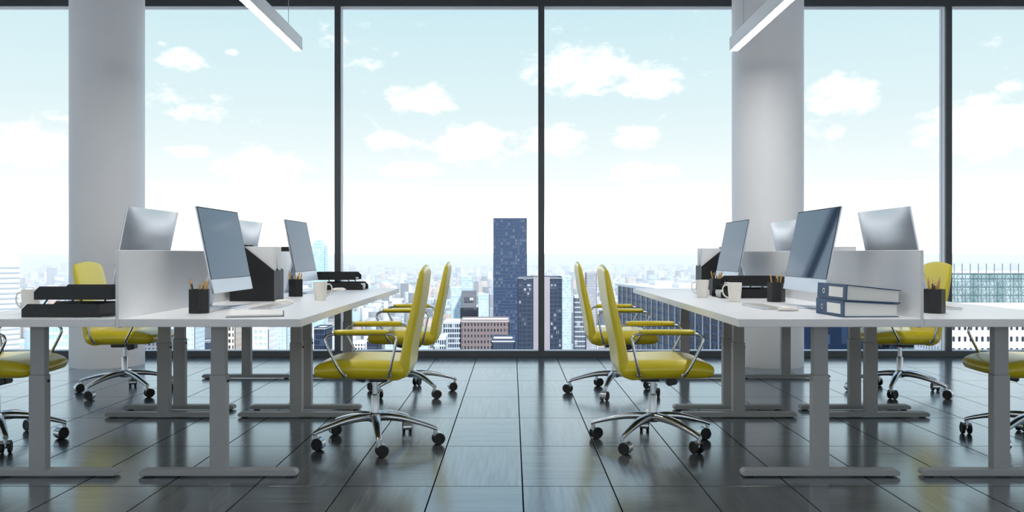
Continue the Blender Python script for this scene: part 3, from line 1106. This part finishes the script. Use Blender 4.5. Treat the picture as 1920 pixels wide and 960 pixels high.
# binders: spine towards -x, bottom edge towards the camera
def make_binder():
    t = empty('ring_binder')
    Lx, Ly, h0, h1, c = 0.262, 0.308, 0.076, 0.062, 0.004
    MB().box(0, Lx, 0, Ly, 0, c).build('lower_cover', M_BLUE, t)
    MB().prism([(0, h0 - c), (Lx, h1 - c), (Lx, h1), (0, h0)], 0, Ly).build('upper_cover', M_BLUE, t)
    sp_ = MB().box(-0.004, 0.002, 0, Ly, 0, h0).build('spine', M_BLUE, t)
    MB().box(-0.0052, -0.004, 0.03, 0.178, 0.014, h0 - 0.014).build('label_card', M_PAPER, sp_)
    n = 20
    ring = MB()
    vs_, fs = [], []
    for (r, x) in ((0.0085, -0.0038), (0.0085, -0.006), (0.0125, -0.006), (0.0125, -0.0038)):
        for k in range(n):
            a = 2 * PI * k / n
            vs_.append((x, 0.232 + r * math.cos(a), h0 / 2 + r * math.sin(a)))
    for i in range(4):
        for k in range(n):
            k2 = (k + 1) % n
            fs.append((i * n + k, i * n + k2, ((i + 1) % 4) * n + k2, ((i + 1) % 4) * n + k))
    ring.add(vs_, fs).build('finger_ring', M_CHROME, sp_, smooth=40)
    hole = MB().add([(-0.0043, 0.232 + 0.0085 * math.cos(2 * PI * k / n), h0 / 2 + 0.0085 * math.sin(2 * PI * k / n)) for k in range(n)] + [(-0.004, 0.232 + 0.0085 * math.cos(2 * PI * k / n), h0 / 2 + 0.0085 * math.sin(2 * PI * k / n)) for k in range(n)],
                    [tuple(range(n)), tuple(range(2 * n - 1, n - 1, -1))] + [((k + 1) % n, k, k + n, (k + 1) % n + n) for k in range(n)])
    hole.build('finger_hole', M_BLACK, sp_)
    MB().prism([(0.004, c + 0.0005), (Lx - 0.008, c + 0.0005), (Lx - 0.008, h1 - c - 0.001), (0.004, h0 - c - 0.001)], 0.006, Ly - 0.01).build('pages', M_PAPER, t)
    return t


b0 = make_binder()
b0.location, b0.rotation_euler = (1.545, 4.005, HD), (0, 0, math.radians(3.5))
tag(b0, 'dark blue ring binder lying at the bottom of the stack', 'binder', 'blue ring binders')
b1 = copy_tree(b0)
b1.location, b1.rotation_euler = (1.558, 4.012, HD + 0.0768), (0, math.radians(3.0), math.radians(4.5))
tag(b1, 'dark blue ring binder lying on top of the stack', 'binder', 'blue ring binders')

# ================================================================== the city outside
GZ = -160.0


def cx_(px, D): return (px - 960.0) / F * D
def cz_(py, D): return EYE - (py - 475.0) / F * D


def cmat(name, color, rough=0.6, noise=0.06, ns=0.05, **k):
    return mat(name, color, rough, noise=noise, noise_scale=ns, **k)


def cell_mat(name, c1, c2, cw, chh, rough=0.25, thr=0.8):
    """glass whose panes differ a little: paler panes paint in blinds and reflections"""
    m = bpy.data.materials.new(name)
    m.use_nodes = True
    nt = m.node_tree
    b = nt.nodes['Principled BSDF']
    tc_ = nt.nodes.new('ShaderNodeTexCoord')
    mp = nt.nodes.new('ShaderNodeMapping')
    mp.inputs['Scale'].default_value = (1 / cw, 1 / cw, 1 / chh)
    nt.links.new(tc_.outputs['Object'], mp.inputs[0])
    fl = nt.nodes.new('ShaderNodeVectorMath'); fl.operation = 'FLOOR'
    nt.links.new(mp.outputs[0], fl.inputs[0])
    wn_ = nt.nodes.new('ShaderNodeTexWhiteNoise'); wn_.noise_dimensions = '3D'
    nt.links.new(fl.outputs[0], wn_.inputs['Vector'])
    r = nt.nodes.new('ShaderNodeMapRange')
    r.inputs['From Min'].default_value = thr
    r.inputs['From Max'].default_value = 1.0
    nt.links.new(wn_.outputs['Value'], r.inputs['Value'])
    mx = nt.nodes.new('ShaderNodeMix'); mx.data_type = 'RGBA'
    nt.links.new(r.outputs[0], mx.inputs[0])
    mx.inputs[6].default_value = c1
    mx.inputs[7].default_value = c2
    nt.links.new(mx.outputs[2], b.inputs['Base Color'])
    b.inputs['Roughness'].default_value = rough
    return m


C_DARK = cell_mat('tower_dark_glass', lin(56, 74, 104), lin(104, 114, 130), 2.5, 3.4, 0.3, 0.6)  # pale blotches of reflection are put into the pane colours
C_DARKGRID = cmat('tower_dark_grid', lin(70, 88, 116))
C_SLATE = cell_mat('slate_glass', lin(48, 62, 84), lin(190, 195, 200), 2.2, 3.4, 0.3, 0.86)
C_SLATEGRID = cmat('slate_grid', lin(66, 78, 98))
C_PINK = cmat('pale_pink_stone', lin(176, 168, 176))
C_BROWN = cmat('brown_stone', lin(138, 124, 126))
C_WIN = cell_mat('window_dark', lin(38, 42, 56), lin(90, 96, 110), 2.0, 3.4, 0.3, 0.6)
C_ROOFW = cmat('white_roof', lin(236, 236, 236), 0.8)
C_GREY = cmat('grey_concrete', lin(128, 130, 138))
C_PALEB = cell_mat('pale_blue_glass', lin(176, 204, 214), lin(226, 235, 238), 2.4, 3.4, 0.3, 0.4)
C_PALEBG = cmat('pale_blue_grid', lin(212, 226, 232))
C_CYAN = cell_mat('cyan_glass', lin(160, 208, 216), lin(214, 236, 238), 2.4, 3.4, 0.3, 0.5)  # paled so that distance haze is mixed into the glass colour
C_WHITE = cmat('white_facade', lin(238, 238, 240))
C_BEIGE = cmat('beige_facade', lin(214, 204, 194))
C_STRIPE = cell_mat('deep_blue_glass', lin(26, 40, 66), lin(70, 90, 120), 2.4, 3.6, 0.25, 0.8)
C_FIN = cmat('pale_fin', lin(206, 214, 222))
C_GREENG = cell_mat('green_glass', lin(142, 172, 172), lin(205, 222, 222), 3.0, 3.6, 0.25, 0.35)
C_LATT = cmat('lattice_metal', lin(128, 142, 150))


def building(label, x0, x1, y0, dep, ztop, core, grid, nx, nz, name='tower_building', proud=0.35, fx=0.35, fz=0.4, roof=C_ROOFW, parapet=1.2, zbase=GZ, group=None, rz=0.0, floors_only=None, ny=None):
    """glass core, proud piers and floor bands, roof slab with parapet; nx, nz are bay counts"""
    w, h = x1 - x0, ztop - zbase
    t = empty(name, ((x0 + x1) / 2, y0 + dep / 2, zbase), rz)
    tag(t, label, 'building', group)
    hx, hy = w / 2, dep / 2
    MB().box(-hx + proud, hx - proud, -hy + proud, hy - proud, 0, h - 0.1).build('glass_core', core, t)
    zlow = max(0.0, h - nz * 3.5)
    mb = MB()
    bw = w / nx
    ny = ny or max(1, round(dep / bw))
    bd = dep / ny
    pw, pd = bw * fx / 2, bd * fx / 2
    if nx > 1:
        for i in range(nx + 1):
            xc = min(max(-hx + i * bw, -hx + pw), hx - pw)
            mb.box(xc - pw, xc + pw, -hy, -hy + proud + 0.05, zlow, h)
        for i in range(ny + 1):
            yc = min(max(-hy + i * bd, -hy + pd), hy - pd)
            for s in (-1, 1):
                xa, xb = sorted((s * hx, s * (hx - proud - 0.05)))
                mb.box(xa, xb, yc - pd, yc + pd, zlow, h)
    bh = (h - zlow) / nz
    for k in range(nz + 1):
        zc = zlow + k * bh
        z0_, z1_ = max(zlow, zc - bh * fz / 2), min(h, zc + bh * fz / 2)
        mb.box(-hx + 0.03, hx - 0.03, -hy + 0.03, hy - 0.03, z0_, z1_)
    tag(mb.build('facade_grid', grid, t), kind='stuff')
    r = MB().box(-hx, hx, -hy, hy, h, h + 0.4).build('roof', roof, t)
    pp = MB()
    pp.box(-hx, hx, -hy, -hy + 0.5, h + 0.4, h + parapet)
    pp.box(-hx, hx, hy - 0.5, hy, h + 0.4, h + parapet)
    pp.box(-hx, -hx + 0.5, -hy + 0.5, hy - 0.5, h + 0.4, h + parapet)
    pp.box(hx - 0.5, hx, -hy + 0.5, hy - 0.5, h + 0.4, h + parapet)
    pp.build('parapet', grid, r)
    return t


def bpx(label, p0, p1, ytop, D, dep, core, grid, nx, nz, **k):
    return building(label, cx_(p0, D), cx_(p1, D), D, dep, cz_(ytop, D), core, grid, nx, nz, **k)


# dark tower and its neighbours in the middle of the window
bpx('tall dark blue glass tower rising alone above the horizon', 925, 988, 411, 900, 36, C_DARK, C_DARKGRID, 14, 58, proud=0.2, fx=0.22, fz=0.3, name='glass_tower', roof=C_DARKGRID)
D = 700
t = bpx('slate tower with pale central shaft behind the middle mullion', 971, 1054, 522, D, 34, C_SLATE, C_SLATEGRID, 10, 40, proud=0.2, fx=0.25, fz=0.35, name='slate_tower')
MB().box(cx_(1000, D) - t.location.x, cx_(1031, D) - t.location.x, -17.6, -16.4, 0, cz_(519, D) - GZ).build('stone_shaft', C_PINK, t)
bpx('brown stone office block with rows of dark windows and white roof', 863, 955, 603, 520, 24, C_WIN, C_BROWN, 15, 22, proud=0.5, fx=0.55, fz=0.5, name='office_block')
bpx('small dark block with white roof before the blue tower', 922, 965, 641, 330, 17, C_SLATE, C_SLATEGRID, 8, 14, proud=0.2, fx=0.3, fz=0.4, name='office_block')
# grey block with a sign above a dark plant storey
D = 640
t = building('grey concrete block with square sign above a dark plant floor', cx_(866, D), cx_(892, D), D, 12, cz_(549, D), C_GREY, C_GREY, 1, 30, proud=0.1, fz=0.1, name='concrete_tower', roof=C_GREY)
zb = lambda y: cz_(y, D) - GZ
xb = lambda x: cx_(x, D) - t.location.x
MB().box(xb(871), xb(888), -6.5, -6.0, zb(566), zb(557)).build('sign_panel', cmat('sign_dark', lin(92, 96, 108)), t)
MB().box(xb(881), xb(884), -6.7, -6.5, zb(563), zb(558)).build('sign_square', C_ROOFW, t)
MB().box(xb(884.8), xb(887.5), -6.7, -6.5, zb(563), zb(558)).build('sign_square', C_ROOFW, t)
MB().box(xb(863), xb(896), -7, 6.5, 0, zb(577)).build('plant_storey', C_WIN, t)
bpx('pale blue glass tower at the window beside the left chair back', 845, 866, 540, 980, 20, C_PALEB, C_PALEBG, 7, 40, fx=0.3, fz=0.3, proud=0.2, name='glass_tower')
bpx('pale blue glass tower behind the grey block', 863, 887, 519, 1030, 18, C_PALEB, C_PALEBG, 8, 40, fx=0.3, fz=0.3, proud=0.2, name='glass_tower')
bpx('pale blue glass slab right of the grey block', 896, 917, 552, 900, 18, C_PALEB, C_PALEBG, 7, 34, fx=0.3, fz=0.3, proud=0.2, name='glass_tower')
bpx('dark banded low office block left of the brown one', 831, 864, 606, 600, 26, C_SLATE, C_FIN, 8, 18, fx=0.25, fz=0.3, proud=0.2, name='office_block')
bpx('white-edged dark block low at the left chair', 812, 836, 636, 470, 18, C_SLATE, C_FIN, 6, 10, fx=0.3, fz=0.3, proud=0.2, name='office_block')
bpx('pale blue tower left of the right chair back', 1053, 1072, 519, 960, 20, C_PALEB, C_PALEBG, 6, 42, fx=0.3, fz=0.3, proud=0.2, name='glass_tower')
bpx('narrow slate tower with pale lines behind the right chair', 1077, 1098, 558, 620, 16, C_SLATE, C_FIN, 7, 30, fx=0.2, fz=0.25, proud=0.2, name='slate_tower')
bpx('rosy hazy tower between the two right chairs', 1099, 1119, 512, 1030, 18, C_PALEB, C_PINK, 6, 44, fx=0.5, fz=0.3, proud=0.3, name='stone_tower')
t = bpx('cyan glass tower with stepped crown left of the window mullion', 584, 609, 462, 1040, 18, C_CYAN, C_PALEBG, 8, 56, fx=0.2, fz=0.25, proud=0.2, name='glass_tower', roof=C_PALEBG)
for (p0, p1, y0_, y1_) in ((587, 606, 462, 455), (590, 603, 455, 450)):
    zq = cz_(y0_, 1040) - GZ + 0.4
    hw_ = (p1 - p0) / 2 / F * 1040
    MB().box(-hw_, hw_, -hw_, hw_, zq, cz_(y1_, 1040) - GZ).build('crown_step', C_CYAN, t)
bpx('dark blue office block low beside the left window mullion', 588, 611, 617, 560, 20, C_STRIPE, C_SLATEGRID, 6, 14, fx=0.2, fz=0.2, proud=0.2, name='office_block')
bpx('dark block under the left chair armrest', 688, 708, 640, 480, 16, C_STRIPE, C_SLATEGRID, 6, 10, fx=0.2, fz=0.25, proud=0.2, name='office_block')
bpx('turquoise glass block low at the left column', 84, 134, 612, 420, 22, C_CYAN, C_PALEBG, 8, 10, fx=0.25, fz=0.4, proud=0.2, name='glass_block')

# the big dark blue slab with pale fins behind the right desks
A, Bq = Vector((cx_(1160, 560), 560, 0)), Vector((cx_(1480, 330), 330, 0))
zt = cz_(536, 560)
dirv = (Bq - A); Lf = dirv.length; ang = math.atan2(dirv.y, dirv.x)
t = empty('glass_slab', (A.x, A.y, GZ), ang)
tag(t, 'huge dark blue glass slab with pale vertical fins behind the right desks', 'building')
hh = zt - GZ
MB().box(0, Lf, 0, 40, 0, hh).build('glass_core', C_STRIPE, t)
nf = 24
fin_me = MB().box(-0.24, 0.24, -0.5, 0.2, hh - 95, hh).mesh('fin', C_FIN)
for k in range(nf + 1):
    link('fin', fin_me, t, (Lf * k / nf, 0, 0))
band_me = MB().box(0, Lf, -0.25, 0.1, 0, 0.7).mesh('floor_band', C_DARKGRID)
for k in range(22):
    link('floor_band', band_me, t, (0, 0, hh - 4 - k * 4.2))
MB().box(-0.5, Lf + 0.5, -0.5, 40.5, hh, hh + 1.5).build('roof', C_ROOFW, t)
rg = MB()
for k in range(5):
    rg.box(20 + k * 42, 32 + k * 42, 14, 26, hh + 1.5, hh + 4)
rg.build('roof_plant', C_WHITE, t)

# white banded building at the left edge
Db, th_, wx = 560.0, math.radians(55), 120.0
rp_ = Vector((cx_(37, Db), Db, GZ))
t = empty('banded_building', rp_ - Vector((math.cos(th_), math.sin(th_), 0)) * wx, th_)
tag(t, 'bright white building with horizontal bands at the left picture edge', 'building')
hb = cz_(457, Db) - GZ
MB().box(0, wx, 0, 40, 0, hb).build('wall', C_WHITE, t)
bandg = MB().box(0.4, wx - 0.2, -0.25, 0.3, 0, 1.0).mesh('window_band', cmat('pale_band', lin(176, 186, 194)))
for k in range(17):
    link('window_band', bandg, t, (0, 0, hb - 16 - k * 3.3))
MB().prism([(0, hb), (wx, hb), (wx, hb + 0.6), (wx - 13, hb + 1.0), (wx - 46, hb + 10), (0, hb + 12)], 0, 40).build('roof', C_ROOFW, t)

# glazed lattice hall and white window block at the right edge
D = 300
xa, xb_ = cx_(1770, D), cx_(2040, D)
t = empty('lattice_hall', (xa, D, GZ))
tag(t, 'pale green glass hall behind a metal lattice at the right picture edge', 'building')
zt, zb2 = cz_(513, D) - GZ, cz_(584, D) - GZ
MB().box(0, xb_ - xa, 0, 30, 0, zt).build('glass_core', C_GREENG, t)
post = MB().tube([(0, 0, 0), (0, 0, cz_(494, D) - GZ - zb2 + 2)], 0.16, 6).mesh('lattice_post', C_LATT)
npst = 18
for k in range(npst + 1):
    link('lattice_post', post, t, ((xb_ - xa) * k / npst, -1.5, zb2 - 2))
rl = MB().box(0, xb_ - xa, -1.6, -1.42, 0, 0.22).mesh('lattice_rail', C_LATT)
for k in range(6):
    link('lattice_rail', rl, t, (0, 0, zt - k * 2.9))
dg = MB()
for k in range(npst):
    x0, x1 = (xb_ - xa) * k / npst, (xb_ - xa) * (k + 1) / npst
    for j in range(4):
        z0_ = zt - (j + 1) * 2.9
        pts = [(x0 + (x1 - x0) * s, -1.5, z0_ + 2.9 * (math.sin(PI * s) if (k + j) % 2 else 1 - math.sin(PI * s)) * 0.8) for s in (0, .25, .5, .75, 1)]
        dg.tube(pts, 0.09, 4)
tag(dg.build('lattice_arches', C_LATT, t), kind='stuff')
MB().box(-0.4, xb_ - xa, -0.4, 30, zt, zt + 0.4).build('roof', C_ROOFW, t)
bpx('white block with paired dark windows low at the right picture edge', 1772, 2010, 582, 262, 20, C_WIN, C_WHITE, 22, 9, fx=0.5, fz=0.55, proud=0.4, name='office_block')

# more mid-rise blocks filling the lower city
rng = random.Random(11)
heroes = [(860, 970), (971, 1058)]
pal = [('white', C_WHITE, C_WIN), ('beige', C_BEIGE, C_WIN), ('grey', C_GREY, C_WIN), ('pale blue', C_PALEBG, C_PALEB), ('slate', C_SLATEGRID, C_SLATE), ('white', C_WHITE, C_PALEB)]
mid = []
taken = []
tries = 0
while len(mid) < 40 and tries < 3000:
    tries += 1
    px = rng.uniform(-30, 1960)
    Dm = rng.uniform(480, 1020)
    yt = rng.uniform(604, 648)
    wpx = rng.uniform(22, 46) * 620 / Dm
    if any(a - wpx / 2 - 1 < px < b + wpx / 2 + 1 for a, b in ((0, 60), (84, 134), (584, 612), (688, 708), (810, 1120), (1160, 1500), (1770, 1960))):
        continue
    if any(abs(px - q) < (wpx + w2) / 2 + 2 for q, w2, d2 in taken if abs(d2 - Dm) < 260):
        continue
    taken.append((px, wpx, Dm))
    mid.append((px, wpx, Dm, yt))
mid.sort(key=lambda a: a[0])
ORD = ['first', 'second', 'third', 'fourth', 'fifth', 'sixth', 'seventh', 'eighth', 'ninth', 'tenth', 'eleventh', 'twelfth', 'thirteenth', 'fourteenth', 'fifteenth', 'sixteenth']
seen = {}
for (px, wpx, Dm, yt) in mid:
    nm, g, c_ = rng.choice(pal)
    q = seen[nm] = seen.get(nm, 0) + 1
    nx = max(4, int(wpx / F * Dm / 2.6))
    bpx('%s mid-rise block low in the windows, %s %s one from the left' % (nm, ORD[q - 1], nm), px - wpx / 2, px + wpx / 2, yt, Dm, rng.uniform(14, 26), c_, g, nx, 12, fx=0.45, fz=0.45, proud=0.3,
        name='mid_rise', group='mid-rise blocks outside the window')

# low roofs out to the horizon: nobody could count them
ground = MB().box(-30000, 30000, -30000, 42000, GZ - 2, GZ).build('city_ground', cmat('city_ground', lin(188, 186, 184), 0.9, noise=0.25, ns=0.012))
tag(ground, kind='structure')
rs = np.random.RandomState(5)
pts = []
r = 1080.0
while r < 11500:
    step = 24 * (1 + max(0, r - 1500) / 3800.0)
    half = 0.68 * r
    n = int(2 * half / (step * 1.08))
    xs = np.linspace(-half, half, n) + rs.uniform(-0.25, 0.25, n) * step
    keep = rs.rand(n) > 0.16
    xs = xs[keep]
    m = len(xs)
    wv = step * rs.uniform(0.34, 0.92, m)
    dv = step * rs.uniform(0.35, 0.85, m)
    hv = rs.gamma(2.2, 5.0, m) + 4
    tall = rs.rand(m) < 0.035
    hv[tall] += rs.uniform(15, 55, tall.sum())
    pts.append(np.stack([xs, np.full(m, r) + rs.uniform(-0.2, 0.2, m) * step, wv, dv, hv, rs.uniform(0, 0.5, m)], 1))
    r += step * 0.95
P = np.concatenate(pts)
N = len(P)
ca, sa = np.cos(P[:, 5]), np.sin(P[:, 5])
co = np.zeros((N, 8, 3), np.float32)
for i, (sx, sy, sz) in enumerate([(-1, -1, 0), (1, -1, 0), (1, 1, 0), (-1, 1, 0), (-1, -1, 1), (1, -1, 1), (1, 1, 1), (-1, 1, 1)]):
    lx, ly = sx * P[:, 2] / 2, sy * P[:, 3] / 2
    co[:, i, 0] = P[:, 0] + lx * ca - ly * sa
    co[:, i, 1] = P[:, 1] + lx * sa + ly * ca
    co[:, i, 2] = GZ + sz * P[:, 4]
fq = np.array([(4, 5, 6, 7), (0, 1, 5, 4), (1, 2, 6, 5), (2, 3, 7, 6), (3, 0, 4, 7)])
idx = (np.arange(N)[:, None, None] * 8 + fq[None]).reshape(-1)
me = bpy.data.meshes.new('low_roofs')
me.vertices.add(N * 8)
me.vertices.foreach_set('co', co.reshape(-1))
me.loops.add(N * 20)
me.loops.foreach_set('vertex_index', idx.astype(np.int32))
me.polygons.add(N * 5)
me.polygons.foreach_set('loop_start', np.arange(0, N * 20, 4, dtype=np.int32))
palc = np.array([lin(226, 227, 230), lin(206, 204, 202), lin(188, 190, 192), lin(206, 180, 166), lin(140, 144, 152), lin(176, 200, 210), lin(98, 104, 116), lin(240, 240, 240)], np.float32)
wallc = palc[rs.randint(0, len(palc), N)]
roofc = palc[rs.choice(len(palc), N, p=[.26, .16, .12, .08, .08, .09, .05, .16])]
fc = np.repeat(wallc[:, None, :], 5, 1)
fc[:, 1:, :3] *= rs.uniform(0.75, 1.0, (N, 1, 1))
fc[:, 0] = roofc
me.update(calc_edges=True)
at = me.attributes.new('paint', 'FLOAT_COLOR', 'FACE')
at.data.foreach_set('color', fc.reshape(-1).astype(np.float32))
mm = bpy.data.materials.new('low_roofs')
mm.use_nodes = True
nt = mm.node_tree
an = nt.nodes.new('ShaderNodeAttribute')
an.attribute_name = 'paint'
nt.links.new(an.outputs['Color'], nt.nodes['Principled BSDF'].inputs['Base Color'])
nt.nodes['Principled BSDF'].inputs['Roughness'].default_value = 0.8
me.materials.append(mm)
lo = link('low_roofs', me)
tag(lo, 'sea of pale low roofs stretching to the horizon', 'rooftops', kind='stuff')

# haze layer lying over the far city
hz = MB().box(-29000, 29000, 1075, 41000, GZ - 1, -9.0).build('haze', None)
hm = bpy.data.materials.new('haze')
hm.use_nodes = True
nt = hm.node_tree
nt.nodes.clear()
out = nt.nodes.new('ShaderNodeOutputMaterial')
vsn = nt.nodes.new('ShaderNodeVolumeScatter')
vsn.inputs['Color'].default_value = (1.0, 0.985, 0.96, 1)
vsn.inputs['Density'].default_value = 0.00027
vsn.inputs['Anisotropy'].default_value = 0.0
nt.links.new(vsn.outputs[0], out.inputs['Volume'])
hz.data.materials.append(hm)
tag(hz, 'white haze lying over the distant city', 'haze', kind='stuff')
